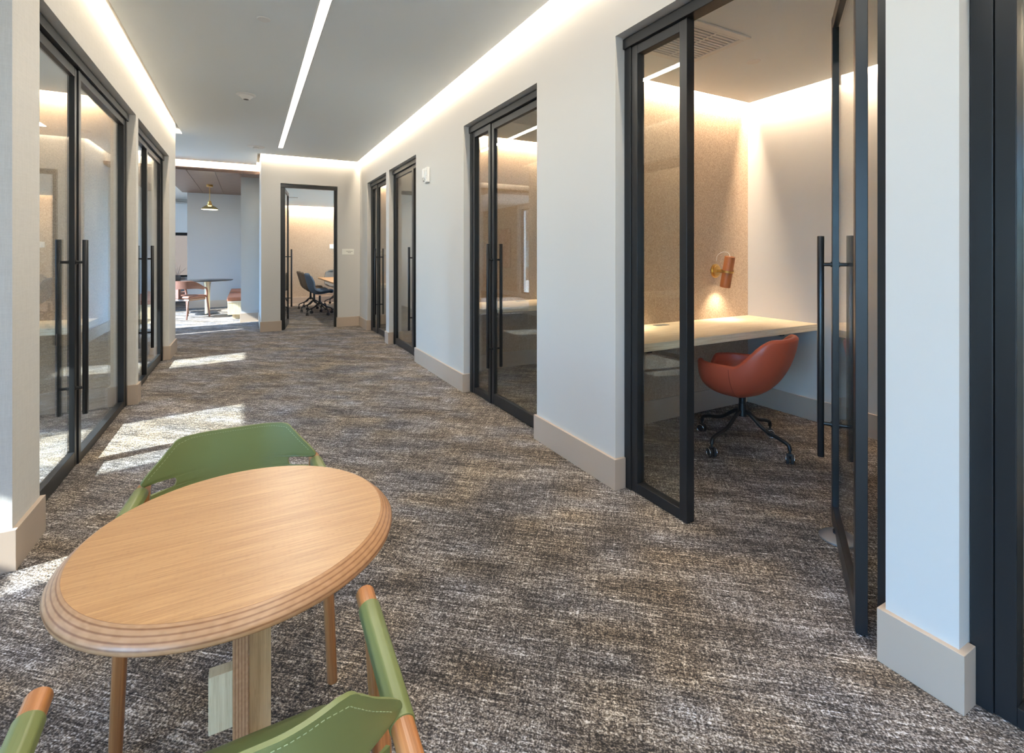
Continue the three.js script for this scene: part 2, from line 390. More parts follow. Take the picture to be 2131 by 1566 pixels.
{
  const g = tag(node('baseboard_end', scene), 'tan baseboard along the meeting room wall', 'baseboard', null, 'structure');
  part('board', rbx(0.19 - BT, 0.475 + BT, 0, BH, ZEND - 0.05, ZEND + BT, 0.002, 1), M.base, g);
  part('board', rbx(1.378 - BT, XR - BT, 0, BH, ZEND - 0.05, ZEND + BT, 0.002, 1), M.base, g);
  part('board', rbx(0.19 - BT, 0.19, 0, BH, -10.46, ZEND - 0.05, 0.002, 1), M.base, g);
  part('board', rbx(-0.115 - BT, 0.19 - BT, 0, BH, -10.46, -10.46 + BT, 0.002, 1), M.base, g);
  part('board', rbx(0.33, 4.4, 0, BH, ZCONF, ZCONF + BT, 0.002, 1), M.base, g);
  part('board', rbx(-1.25, 0.19, 0, BH, ZCONF, ZCONF + BT, 0.002, 1), M.base, g);
}
{
  const g = tag(node('baseboard_booths', scene), 'tan baseboards inside the desk booths', 'baseboard', null, 'structure');
  for (const [a, b] of [[-2.79, -0.77], [-4.92, -2.90], [-6.96, -5.02], [ZEND, -7.06], [-0.67, ZB]]) part('board', rbx(XE - BT, XE, 0, BH, a, b, 0.002, 1), M.base, g);
  for (const z of [-2.79, -4.92, ZEND, -0.67, -6.96]) part('board', rbx(XRI, XE - BT, 0, BH, z, z + BT + 0.012, 0.002, 1), M.base, g);
  for (const z of [-5.02, -2.90, -0.77, -7.06]) part('board', rbx(XRI, XE - BT, 0, BH, z - BT - 0.012, z, 0.002, 1), M.base, g);
  part('board', rbx(XO, XLI, 0, BH, -5.19, -5.19 + BT, 0.002, 1), M.base, g);
  part('board', rbx(XO, XLI, 0, BH, -7.63, -7.63 + BT, 0.002, 1), M.base, g);
}

// ------------------------------------------------------------------ coves and line light
function area(name, c, k, w, h, pos, target) {
  const l = new THREE.RectAreaLight(c, k, w, h);
  l.name = name; l.position.copy(pos); scene.add(l); l.lookAt(target); return l;
}
// LED profile fixed to the side of a ceiling slot, shining at the wall; along = 'x' or 'z', dir = sign towards the wall
function cove(label, along, a, b, edge, dir, y, k = 60) {
  const tint = y < 2.7 ? PEACH : WARM;
  const s = 0.012, lo = Math.min(edge, edge - dir * 0.014), hi = Math.max(edge, edge - dir * 0.014);
  const p = thing('cove_light', label, 'light');
  if (along === 'z') {
    part('profile', bx(lo, hi, y - 0.012, y + 0.012, a, b), M.chrome, p);
    part('led_strip', bx(Math.min(edge, edge + dir * 0.002), Math.max(edge, edge + dir * 0.002), y - s / 2, y + s / 2, a, b), M.glowWarm, p);
    area('cove_lamp', tint, k, b - a, 0.02, V3(edge + dir * 0.004, y, (a + b) / 2), V3(edge + dir * 0.004 + dir, y - (y < 2.7 ? 2.2 : 1.5), (a + b) / 2));
  } else {
    part('profile', bx(a, b, y - 0.012, y + 0.012, lo, hi), M.chrome, p);
    part('led_strip', bx(a, b, y - s / 2, y + s / 2, Math.min(edge, edge + dir * 0.002), Math.max(edge, edge + dir * 0.002)), M.glowWarm, p);
    area('cove_lamp', tint, k, b - a, 0.02, V3((a + b) / 2, y, edge + dir * 0.004), V3((a + b) / 2, y - (y < 2.7 ? 2.2 : 1.5), edge + dir * 0.004 + dir));
  }
  return p;
}
const KC = 195, KB = 600;
cove('warm light slot along the top of the long wall', 'z', ZEND + GAP, ZB - 0.05, XR - GAP, 1, CEIL + 0.04, KC);
cove('warm light slot above the two left glass doors', 'z', -7.93, -2.70, XL + GAP, -1, CEIL + 0.04, KC);
cove('warm light slot above the meeting room door', 'x', 0.14, XR - GAP, ZEND + GAP, -1, CEIL + 0.04, KC);
cove('short warm light slot at the corner by the lounge', 'z', -10.1, ZEND + GAP, 0.137, 1, CEIL + 0.04, KC);
cove('bright light slot above the timber lounge ceiling', 'x', -3.3, 0.13, -10.13, -1, CEIL + 0.04, KC * 1.3);
cove('warm light slot over felt wall behind the red chair', 'x', XRI + 0.02, XE - GAP, -2.77 + GAP, -1, BCEIL + 0.04, KB);
cove('warm light slot along the booth wall right of the sconces', 'z', -2.77 + GAP, -0.79, XE - GAP, 1, BCEIL + 0.04, KB);
cove('warm light slot over felt in the second booth', 'x', XRI + 0.02, XE - GAP, -4.90 + GAP, -1, BCEIL + 0.04, KB);
cove('warm light slot along the back of the second booth', 'z', -4.90 + GAP, -2.92, XE - GAP, 1, BCEIL + 0.04, KB);
cove('warm light slot along the back of the third booth', 'z', -6.94, -5.04 - GAP, XE - GAP, 1, BCEIL + 0.04, KB);
cove('warm light slot over felt in the third booth', 'x', XRI + 0.02, XE - GAP, -5.04 - GAP, 1, BCEIL + 0.04, KB);
cove('warm light slot over felt in the farthest booth', 'x', XRI + 0.02, XE - GAP, ZEND + 0.02 + GAP, -1, BCEIL + 0.04, KB);
cove('warm light slot over the partition of the first left booth', 'x', XO + 0.02, XLI - 0.02, -5.19 + GAP, -1, BCEIL + 0.04, KB);
cove('warm light slot over the far wall of the second left booth', 'x', XO + 0.02, XLI - 0.02, -7.63 + GAP, -1, BCEIL + 0.04, KB);
cove('warm light slot in the booth nearest the camera', 'z', -0.65, 3.0, XE - GAP, 1, BCEIL + 0.04, KB);
cove('warm light slot over the back wall of the meeting room', 'x', 0.35, 4.35, ZCONF + 0.06, -1, 2.54, KB * 2.2);
{
  const t = thing('line_light', 'long white LED line set into the corridor ceiling', 'light');
  part('trim', join([bx(0.402, 0.408, CEIL - 0.003, CEIL + 0.01, -8.31, 3.2), bx(0.472, 0.478, CEIL - 0.003, CEIL + 0.01, -8.31, 3.2)]), M.white, t);
  part('diffuser', bx(0.408, 0.472, CEIL - 0.002, CEIL + 0.01, -8.30, 3.2), M.glowWhite, t);
  area('line_lamp', WHITE_LED, 54, 0.06, 11.5, V3(0.44, CEIL - 0.006, -2.55), V3(0.44, 0, -2.5501));
}

{
  const t = thing('line_light', 'LED line over the meeting room table', 'light');
  part('diffuser', bx(2.06, 2.12, 2.492, 2.4995, -13.0, -9.7), M.glowWhite, t);
  area('line_lamp', WHITE_LED, 95, 0.06, 3.2, V3(2.09, 2.489, -11.35), V3(2.09, 0, -11.3501));
}

// ------------------------------------------------------------------ glazed doors
// local x runs along the opening, local z points to the corridor
function pull(parent, x, y0 = 0.31, y1 = 1.36) {
  const g = [];
  for (const s of [-1, 1]) g.push(roundRod(V3(x, y0, s * 0.062), V3(x, y1, s * 0.062), 0.0145, 0.0145, 20, 0.002));
  for (const y of [0.47, 1.225]) g.push(rod(V3(x, y, -0.062), V3(x, y, 0.062), 0.0085), rod(V3(x, y, 0.0175), V3(x, y, 0.0225), 0.013), rod(V3(x, y, -0.0225), V3(x, y, -0.0175), 0.013));
  return part('pull_handle', join(g), M.handle, parent);
}
function panel(parent, x0, x1, y0, y1, st, bot, top, d = 0.025) {
  part('stile', rbx(x0, x0 + st, y0, y1, -d, d, 0.002, 1), M.metal, parent);
  part('stile', rbx(x1 - st, x1, y0, y1, -d, d, 0.002, 1), M.metal, parent);
  part('rail', rbx(x0 + st, x1 - st, y0, y0 + bot, -d * 0.96, d * 0.96, 0.002, 1), M.metal, parent);
  part('rail', rbx(x0 + st, x1 - st, y1 - top, y1, -d * 0.96, d * 0.96, 0.002, 1), M.metal, parent);
  part('glass_pane', bx(x0 + st - 0.004, x1 - st + 0.004, y0 + bot - 0.004, y1 - top + 0.004, -0.004, 0.004), M.glass, parent);
}
// fixed: [x0, x1] of the fixed light, leaf: [x0, x1], hinge at 0 or 1, open in degrees
function glassDoor(name, label, pos, turn, W, H, o) {
  const g = new THREE.Group(); g.name = name; g.position.set(...pos); g.rotation.y = turn; scene.add(g);
  tag(g, label, 'door', null, 'structure');
  const J = o.jamb ?? 0.05, D = 0.03;
  part('jamb', rbx(0, J, 0, H, -D, D, 0.002, 1), M.metal, g);
  part('jamb', rbx(W - J, W, 0, H, -D, D, 0.002, 1), M.metal, g);
  part('header', rbx(-0.0, W, H - 0.055, H, -D - 0.008, D + 0.012, 0.003, 1), M.metal, g);
  part('stop', bx(J, J + 0.012, 0, H - 0.055, -0.018, 0.0), M.metal, g);
  if (o.fixed) {
    const s = node('side_light', g);
    panel(s, Math.max(o.fixed[0], J + 0.001), Math.min(o.fixed[1], W - J - 0.001), 0.003, H - 0.056, 0.045, 0.052, 0.05);
  }
  if (o.leaf) {
    const l = node('door_leaf', g), [a, b] = o.leaf, w = b - a;
    if (o.hinge) { l.position.set(...(o.pivot ?? [b, 0, 0])); l.rotation.y = -(o.open ?? 0) * R; panel(l, -w, 0, 0.008, H - 0.058, 0.045, 0.085, 0.055, 0.0175); pull(l, -w + 0.0225); }
    else { l.position.x = a; l.rotation.y = (o.open ?? 0) * R; panel(l, 0, w, 0.008, H - 0.058, 0.045, 0.085, 0.055, 0.0175); pull(l, w - 0.0225); }
  }
  return g;
}
const doorH = 2.445, XD = 1.846;
const dl = [
  'glazed door beside the corner, narrow side light first',
  'glazed door left of the wall alarm',
  'closed glazed door with side light between alarm and red chair booth',
  'glazed door standing open to the booth with the red chair',
  'glazed door at the picture edge, nearest on the long wall'];
rightDoors.forEach(([a, b], i) => {
  const W = b - a - 0.004, p = [XD, 0, a + 0.002];
  if (i === 1) glassDoor('door_2', dl[1], p, -Math.PI / 2, W, doorH, { leaf: [0.053, 0.90], hinge: 0, fixed: [0.905, W], });
  else if (i === 3) glassDoor('door_4', dl[3], p, -Math.PI / 2, W, doorH, { fixed: [0, 0.43], leaf: [0.435, W - 0.052], hinge: 1, open: 56.5, pivot: [1.188, 0, 0.046] });
  else glassDoor(`door_${i + 1}`, dl[i], p, -Math.PI / 2, W, doorH, { fixed: [0, 0.43], leaf: [0.435, W - 0.053], hinge: 1, open: 0 });
});
glassDoor('door_6', 'glazed door nearest the sunlit pier, pull handle in the middle', [-0.9275, 0, -2.997], Math.PI / 2, 2.186, doorH, { leaf: [0.053, 0.86], hinge: 0, fixed: [0.865, 2.186] });
glassDoor('door_7', 'second glazed door on the left, nearer the lounge', [-0.9275, 0, -5.287], Math.PI / 2, 1.881, doorH, { fixed: [0, 0.88], leaf: [0.885, 1.828], hinge: 1 });
glassDoor('door_8', 'glass door standing open into the meeting room', [0.477, 0, ZEND - 0.07], 0, 0.899, doorH - 0.005, { leaf: [0.055, 0.845], hinge: 0, open: 82 });

// ------------------------------------------------------------------ windows
function windowAt(name, label, pos, turn, W, y0, y1, cols, rows = []) {
  const g = new THREE.Group(); g.name = name; g.position.set(...pos); g.rotation.y = turn; scene.add(g);
  tag(g, label, 'window', null, 'structure');
  const f = 0.05;
  part('frame', rbx(0, f, y0, y1, -0.03, 0.03, 0.003, 1), M.metal, g); part('frame', rbx(W - f, W, y0, y1, -0.03, 0.03, 0.003, 1), M.metal, g);
  part('frame', rbx(f, W - f, y0, y0 + f, -0.03, 0.03, 0.003, 1), M.metal, g); part('frame', rbx(f, W - f, y1 - f, y1, -0.03, 0.03, 0.003, 1), M.metal, g);
  const xs = [f]; for (let i = 1; i < cols; i++) xs.push(W * i / cols); xs.push(W - f);
  const ys = [y0 + f, ...rows, y1 - f];
  for (let i = 1; i < xs.length - 1; i++) part('mullion', rbx(xs[i] - 0.02, xs[i] + 0.02, y0 + f, y1 - f, -0.028, 0.028, 0.003, 1), M.metal, g);
  for (const y of rows) part('transom', rbx(f, W - f, y - 0.02, y + 0.02, -0.026, 0.026, 0.003, 1), M.metal, g);
  for (let i = 0; i < xs.length - 1; i++) for (let j = 0; j < ys.length - 1; j++) part('glass_pane', bx(xs[i] - 0.01, xs[i + 1] + 0.01, ys[j] - 0.01, ys[j + 1] + 0.01, -0.004, 0.004), M.outGlass, g);
  return g;
}
const winLabels = ['tall window in the lounge beside the timber ceiling', 'slim window at the corner of the lounge', 'window of the second left booth', 'window of the first left booth', 'small window opposite the nearest door', 'window left of the camera', 'window behind the camera on the left'];
outWins.forEach(([a, b, lo, hi], i) => windowAt(`window_${i + 1}`, winLabels[i], [-3.5, 0, b], Math.PI / 2, b - a, lo, hi, b - a > 1.2 ? 2 : 1, i === 4 ? [1.79] : []));
windowAt('window_8', 'window at the far end of the lounge under the white roller shade', [-3.2, 0, ZWIN - 0.1], 0, 2.3, 0.66, 2.66, 2);
windowAt('window_9', 'window on the side of the meeting room', [4.5, 0, -9.5], Math.PI / 2, 3.7, 0.12, 2.4, 3);
{
  const t = thing('roller_shade', 'white roller shade with dark hem bar, half lowered in the far lounge window', 'shade');
  part('cloth', bx(-3.18, -0.92, 1.84, 2.64, ZWIN - 0.03, ZWIN - 0.028), M.fabricShade, t);
  part('hem_bar', rbx(-3.18, -0.92, 1.76, 1.84, ZWIN - 0.045, ZWIN - 0.013, 0.004, 1), M.black, t);
  part('roller', rod(V3(-3.18, 2.63, ZWIN - 0.03), V3(-0.92, 2.63, ZWIN - 0.03), 0.025), M.white, t);
}

// ------------------------------------------------------------------ foreground: round table
{
  const t = thing('round_table', 'small round oak table with layered rounded edge on plywood pedestal', 'table', [-0.011, 0, -1.195]);
  const top = new THREE.CircleGeometry(0.286, 96); top.rotateX(-Math.PI / 2); top.translate(0, 0.7, 0);
  const tp = part('table_top', metric(top), M.oak, t);
  const prof = [[0.2855, 0.7], [0.2905, 0.6975], [0.296, 0.6925], [0.3015, 0.6875], [0.307, 0.682], [0.3115, 0.676], [0.3095, 0.668], [0.296, 0.665], [0.15, 0.664], [0.0, 0.664]];
  const rim = new THREE.LatheGeometry(prof.slice(0, 7).map((q) => new THREE.Vector2(...q)).reverse(), 96);
  { const uv = rim.attributes.uv; for (let i = 0; i < uv.count; i++) uv.setXY(i, uv.getX(i) * 2, uv.getY(i)); }
  part('bevelled_edge', rim, M.ply, t);
  part('underside', new THREE.LatheGeometry(prof.slice(6).map((q) => new THREE.Vector2(...q)).reverse(), 96), M.pale, t);
  // pedestal: upright board towards the camera and notched wings across it
  part('upright', rbx(-0.0165, 0.0125, 0.03, 0.664, -0.06, 0.06, 0.001, 1), M.plyUp, t);
  const wing = (x0, x1, y0, y1) => part('wing', rbx(x0, x1, y0, y1, -0.0145, 0.0145, 0.001, 1), M.paleUp, t);
  wing(0.013, 0.055, 0.03, 0.664);
  wing(-0.0605, -0.017, 0.476, 0.664); wing(-0.0605, -0.017, 0.285, 0.404); wing(-0.0605, -0.017, 0.03, 0.21);
  part('foot', rbx(-0.02, 0.016, 0, 0.03, -0.2, 0.2, 0.004, 1), M.pale, t);
  part('foot', rbx(-0.2, 0.2, 0, 0.0299, -0.02, 0.02, 0.004, 1), M.pale, t);
}

// ------------------------------------------------------------------ green sling chairs
function greenChair(name, label, pos, turn) {
  const t = thing(name, label, 'chair', pos, turn, 'green chairs at the round table');
  // profile of the shell, front of the seat to top of the back: z, y
  const prof = new THREE.CatmullRomCurve3([V3(0, 0.426, 0.375), V3(0, 0.446, 0.35), V3(0, 0.444, 0.26), V3(0, 0.428, 0.15), V3(0, 0.425, 0.085), V3(0, 0.445, 0.035), V3(0, 0.50, 0.014), V3(0, 0.60, 0.007), V3(0, 0.69, 0.003), V3(0, 0.75, -0.001)], false, 'centripetal');
  const N = 90, rows = prof.getPoints(N), isBack = (p) => p.z < 0.05 && p.y > 0.44;
  const back = (y) => smooth(0.46, 0.58, y);
  const halfSeat = (s) => 0.205 * Math.pow(clamp(1 - Math.pow(clamp((0.10 - s) / 0.10), 2.4)), 0.5) + 0.0;
  const at = (x, p) => {
    const b = back(p.y), e = clamp((Math.abs(x) - 0.06) / 0.16);
    return V3(x, p.y + (1 - b) * 0.035 * Math.pow(Math.abs(x) / 0.2, 3) * smooth(0.36, 0.2, p.z), p.z + b * 0.075 * Math.pow(e, 1.7));
  };
  const lens = [0]; for (let i = 1; i <= N; i++) lens.push(lens[i - 1] + rows[i].distanceTo(rows[i - 1]));
  const XC = 0.148, TOPY = 0.737, SLOT = [0.603, 0.632];
  const arc = (k) => 1 - Math.sqrt(1 - Math.min(k * k, 1));
  const wingEdge = (y) => 0.226 - 0.064 * lerp(clamp((y - 0.64) / 0.08), smooth(0.64, 0.72, y), 0.4) - 0.032 * arc(clamp((y - (TOPY - 0.0321)) / 0.032)) - 0.014 * arc(clamp((SLOT[1] + 0.014 - y) / 0.014));
  const onBack = (y) => { let k = 0; while (k < N - 1 && (!isBack(rows[k]) || rows[k + 1].y < y)) k++; const p = rows[k].clone().lerp(rows[k + 1], clamp((y - rows[k].y) / (rows[k + 1].y - rows[k].y))); p.y = y; return p; };
  const strips = []; // [point of the profile, half width]
  for (let i = 0; i <= N; i++) if (!isBack(rows[i]) || rows[i].y < 0.55) strips.push([rows[i], Math.max(0.02, Math.min(0.204, halfSeat(lens[i] + 0.0001)))]);
  const sm = (SLOT[0] + SLOT[1]) / 2, sh = (SLOT[1] - SLOT[0]) / 2;
  for (let y = 0.555; y < SLOT[0] - 0.001; y += 0.008) strips.push([onBack(y), 0.204]);
  strips.push([onBack(SLOT[0] - 0.0004), 0.204]);
  for (let k = 0; k <= 10; k++) { const y = lerp(SLOT[0], SLOT[1], k / 10); strips.push([onBack(y), XC + 0.012 * arc((y - sm) / sh)]); }
  for (let k = 0; k <= 30; k++) { const y = lerp(SLOT[1] + 0.0004, TOPY, k / 30); strips.push([onBack(y), wingEdge(y)]); }
  const th = 0.007;
  part('leather_shell', sheet(strips.map(([p, w]) => { const q = []; for (let k = 0; k <= 36; k++) q.push(at(lerp(-w, w, k / 36), p)); return q; }), th), M.green, t);
  // stitching: short dashes just inside the top and wing edges
  const st = [], dash = (a, b) => st.push(rod(a, b, 0.0006, 0.0006, 5));
  const run = (pts) => { for (let i = 0; i < pts.length - 1; i++) { const n = Math.max(1, Math.round(pts[i].distanceTo(pts[i + 1]) / 0.008)); for (let k = 0; k < n; k++) dash(pts[i].clone().lerp(pts[i + 1], (k + 0.15) / n), pts[i].clone().lerp(pts[i + 1], (k + 0.75) / n)); } };
  for (const off of [0.0045, -0.0045]) {
    const line = [];
    const P = (x, y) => { const q = at(x, onBack(y)); q.z += off; return q; };
    for (let y = 0.648; y < 0.726; y += 0.006) line.push(P(-(wingEdge(y + 0.008) - 0.007), y));
    for (let x = -0.115; x <= 0.1151; x += 0.02) line.push(P(x, 0.729));
    for (let y = 0.724; y > 0.648; y -= 0.006) line.push(P(wingEdge(y + 0.008) - 0.007, y));
    run(line);
  }
  part('stitching', join(st), M.thread, t);
  for (const s of [-1, 1]) {
    const arm = part('arm', roundRod(V3(s * 0.226, 0.646, 0.33), V3(s * 0.226, 0.606, 0.015), 0.0165, 0.0165, 22, 0.003), M.beech, t);
    const sleeve = (z) => 0.606 + (z - 0.015) / 0.315 * 0.04;
    part('sleeve', roundRod(V3(s * 0.226, sleeve(0.292), 0.292), V3(s * 0.226, sleeve(0.075), 0.075), 0.0187, 0.0187, 22, 0.002), M.green, arm);
    part('leg', roundRod(V3(s * 0.257, 0, 0.205), V3(s * 0.226, 0.63, 0.25), 0.0145, 0.0165, 18, 0.003), M.beech, t);
    part('leg', roundRod(V3(s * 0.25, 0, -0.235), V3(s * 0.226, 0.604, 0.03), 0.0145, 0.0165, 18, 0.003), M.beech, t);
    part('side_rail', rod(V3(s * 0.238, 0.405, 0.238), V3(s * 0.238, 0.395, -0.075), 0.0105), M.beech, t);
  }
  part('cross_rail', rod(V3(-0.236, 0.405, 0.237), V3(0.236, 0.405, 0.237), 0.0105), M.beech, t);
  part('cross_rail', rod(V3(-0.237, 0.40, -0.055), V3(0.237, 0.40, -0.055), 0.0105), M.beech, t);
  return t;
}
greenChair('sling_chair', 'green leather chair with wooden legs tucked under far side of round table', [-0.035, 0, -1.748], 0);
greenChair('sling_chair', 'green leather chair seen from behind, nearest the camera', [-0.035, 0, -0.602], Math.PI);

// ------------------------------------------------------------------ swivel chairs
function caster(parent, x, z, turn, ring = true) {
  const c = node('caster', parent); c.position.set(x, 0, z); c.rotation.y = turn;
  const w = (a, b) => { const g = new THREE.LatheGeometry([[0, a], [0.024, a], [0.029, a + 0.003], [0.029, b - 0.003], [0.024, b], [0, b]].map((q) => new THREE.Vector2(...q)), 24); g.rotateZ(Math.PI / 2); g.translate(0, 0.029, 0); return g; };
  part('wheel', join([w(-0.022, -0.005), w(0.005, 0.022)]), M.rubber, c);
  if (ring) { const g = new THREE.TorusGeometry(0.0255, 0.0035, 8, 28); g.rotateY(Math.PI / 2); const a = g.clone(); a.translate(-0.0225, 0.029, 0); g.translate(0.0225, 0.029, 0); part('rim', join([a, g]), M.chrome, c); }
  part('stem', join([rod(V3(0, 0.03, 0), V3(0, 0.085, 0), 0.007), rbx(-0.014, 0.014, 0.045, 0.062, -0.014, 0.014, 0.004, 1)]), M.black, c);
}
function starBase(t, arms, radius, hub, a0 = 0, ring = true, seatY = 0.345) {
  part('column', join([rod(V3(0, hub - 0.03, 0), V3(0, hub + 0.05, 0), 0.030, 0.024), rod(V3(0, hub + 0.04, 0), V3(0, seatY, 0), 0.022)]), M.black, t);
  for (let k = 0; k < arms; k++) {
    const a = a0 + k * 2 * Math.PI / arms, c = Math.cos(a), s = -Math.sin(a), q = (r, y) => V3(c * r, y, s * r);
    part('leg', tube([q(0.01, hub + 0.005), q(0.05, hub - 0.008), q(radius * 0.5, hub * 0.66), q(radius * 0.86, 0.125), q(radius * 0.975, 0.108), q(radius, 0.08)], 0.0125, 36, 12), M.black, t);
    caster(t, c * radius, s * radius, a + 0.7 + k, ring);
  }
}
{ // red tub chair, front towards local +x
  const t = thing('swivel_chair', 'red leather tub chair on black four-star base with casters at desk', 'chair', [2.885, 0, -2.136], 104 * R);
  starBase(t, 4, 0.315, 0.235, 0, true, 0.36);
  // axes of the base follow the room
  t.children.filter((c) => ['leg', 'caster'].includes(c.name)).forEach((c) => { const g = t.rotation.y; c.applyMatrix4(new THREE.Matrix4().makeRotationY(-g + 0.05)); });
  const rimY = (f) => { const d = Math.abs(f); return 0.475 + 0.095 * smooth(0.12, 0.5, d) + 0.185 * smooth(1.7, 2.6, d); };
  const reach = (f) => { const c = Math.cos(f), s = Math.sin(f), a = c > 0 ? 0.262 : 0.262, b = 0.252, n = 2.6; return 1 / Math.pow(Math.pow(Math.abs(c) / a, n) + Math.pow(Math.abs(s) / b, n), 1 / n); };
  const nF = 96, nT = 20, grid = [];
  const shell = (f, k) => { // k: 0 bottom centre, 1 rim outside, 2 rim inside, 3 seat edge inside, 4 seat centre
    const c = Math.cos(f), s = Math.sin(f), ry = rimY(f), Rm = reach(f), lean = smooth(1.9, 2.9, Math.abs(f)) * 0.055;
    let r, y;
    if (k <= 1) { const a = k * Math.PI / 2, tall = smooth(1.7, 2.6, Math.abs(f)), e = lerp(0.70, 0.86, tall); r = Rm * Math.pow(Math.sin(a), e) * lerp(1, 0.93 + 0.07 * k, tall) + lean * k * k; y = 0.342 + (ry - 0.342 - 0.02) * (1 - Math.pow(Math.max(Math.cos(a), 0), e)); }
    else if (k <= 2) { const q = (k - 1) * Math.PI; r = Rm + lean - 0.019 * (1 - Math.cos(q)); y = ry - 0.02 + Math.sin(q) * 0.021; }
    else if (k <= 3) { const q = k - 2; r = lerp(Rm + lean - 0.038, Rm - 0.075, smooth(0, 1, q)); y = lerp(ry - 0.02, 0.452, q); }
    else { const q = k - 3; r = lerp(Rm - 0.075, 0.0005, q); y = 0.452 + 0.008 * Math.sin(q * Math.PI / 2); }
    return V3(c * r, y, -s * r);
  };
  const ks = []; for (let i = 0; i <= nT; i++) ks.push(i / nT); for (let i = 1; i <= 8; i++) ks.push(1 + i / 8); for (let i = 1; i <= 8; i++) ks.push(2 + i / 8); for (let i = 1; i <= 6; i++) ks.push(3 + i / 6);
  const pos = [], uv = [], idx = [], m = nF + 1;
  for (const k of ks) for (let j = 0; j <= nF; j++) { const p = shell(-Math.PI + j / nF * 2 * Math.PI, Math.max(k, 0.002)); pos.push(p.x, p.y, p.z); uv.push(j / nF, k); }
  for (let i = 0; i < ks.length - 1; i++) for (let j = 0; j < nF; j++) { const a = i * m + j, b = a + 1, c = a + m, d = c + 1; idx.push(a, b, d, a, d, c); }
  const g = new THREE.BufferGeometry(); g.setAttribute('position', new THREE.Float32BufferAttribute(pos, 3)); g.setAttribute('uv', new THREE.Float32BufferAttribute(uv, 2)); g.setIndex(idx);
  const sh = part('shell', toCreasedNormals(g, 2.0), M.red, t);
  for (const f of [1.72, -1.72]) {
    const pts = []; for (let i = 0; i <= 26; i++) { const p = shell(f + Math.sign(f) * 0.0 + (i / 26 - 0.5) * -0.16 * Math.sign(f), 0.22 + 0.78 * i / 26); const c = V3(0, p.y, 0); p.add(p.clone().sub(c).normalize().multiplyScalar(0.0006)); pts.push(p); }
    part('seam', tube(pts, 0.0016, 40, 6), M.redSeam, sh);
  }
}
// meeting chairs: bucket seat with a tall back, front towards local +x
function bucket(mat, label, pos, turn) {
  const t = thing('meeting_chair', label, 'chair', pos, turn, 'swivel chairs at the meeting table');
  starBase(t, 4, 0.29, 0.24, 0.35, false, 0.40);
  const prof = new THREE.CatmullRomCurve3([V3(0.23, 0.455, 0), V3(0.2, 0.47, 0), V3(0.05, 0.445, 0), V3(-0.10, 0.45, 0), V3(-0.19, 0.53, 0), V3(-0.235, 0.66, 0), V3(-0.275, 0.80, 0), V3(-0.295, 0.86, 0)], false, 'centripetal').getPoints(30);
  const grid = prof.map((p, i) => { const k = i / 30, w = 0.235 * Math.sqrt(clamp(1 - Math.pow(Math.abs(2 * k - 1), 7))) * lerp(1, 0.82, smooth(0.6, 1, k)) + 0.012, r = []; for (let j = 0; j <= 14; j++) { const s = j / 7 - 1; r.push(V3(p.x + 0.06 * smooth(0.45, 0.7, k) * s * s, p.y + 0.075 * s * s * (1 - smooth(0.6, 0.95, k)) * smooth(-0.1, 0.3, k), s * w)); } return r; });
  part('bucket_seat', sheet(grid, 0.032, 1.4), mat, t);
  return t;
}
bucket(M.blue, 'slate blue swivel chair at the meeting table, nearest the open door', [1.33, 0, -11.0], 0.12);
bucket(M.taupe, 'brown swivel chair at meeting table, behind the slate blue one', [1.30, 0, -11.72], 0.05);
bucket(M.taupe, 'brown swivel chair at meeting table, farthest along its side', [1.30, 0, -12.42], 0.08);
bucket(M.grey, 'grey swivel chair at the far head of the meeting table', [1.95, 0, -13.0], -Math.PI / 2);
{
  const t = thing('meeting_table', 'long pale oak table in the meeting room', 'table', [2.1, 0, -11.0]);
  part('table_top', rbx(-0.66, 0.66, 0.695, 0.725, -1.25, 1.4, 0.006, 2), M.oak, t);
  for (const z of [-0.85, 0.95]) { part('leg', rbx(-0.28, 0.28, 0.03, 0.66, z - 0.05, z + 0.05, 0.006, 1), M.black, t); part('foot', rbx(-0.4, 0.4, 0, 0.03, z - 0.06, z + 0.06, 0.006, 1), M.black, t); }
  part('beam', rbx(-0.05, 0.05, 0.60, 0.68, -0.85, 0.95, 0.004, 1), M.black, t);
  part('sub_frame', rbx(-0.4, 0.4, 0.665, 0.695, -1.0, 1.15, 0.004, 1), M.black, t);
}

// ------------------------------------------------------------------ booth desks, sconces, ceiling pieces
function desk(label, x0, x1, z0, z1) {
  const t = thing('wall_desk', label, 'desk');
  part('desk_top', rbx(x0, x1, 0.695, 0.745, z0, z1, 0.003, 1), M.pale, t);
  const x = lerp(x0, x1, 0.42), zz = z0 < z1 ? lerp(z0, z1, 0.14) : z0;
  part('cable_grommet', rbx(x - 0.06, x + 0.06, 0.7452, 0.7475, zz - 0.025, zz + 0.025, 0.001, 1), M.steel, t);
  for (const a of [lerp(x0, x1, 0.15), lerp(x0, x1, 0.85)]) part('bracket', bx(a - 0.02, a + 0.02, 0.66, 0.695, z0 + 0.002, z1 - 0.1), M.metal, t);
}
desk('pale wood wall desk behind the red chair', XRI + 0.002, XE - 0.002, -2.769, -2.17);
desk('pale wood wall desk in the booth behind the closed door', XRI + 0.002, XE - 0.002, -4.899, -4.30);
desk('pale wood wall desk in the third booth', XRI + 0.002, XE - 0.002, -5.62, -5.041);
desk('pale wood wall desk in the farthest booth', XRI + 0.002, XE - 0.002, ZEND + 0.021, -8.36);
desk('pale wood wall desk in the first left booth', XO + 0.002, XLI - 0.10, -5.189, -4.62);
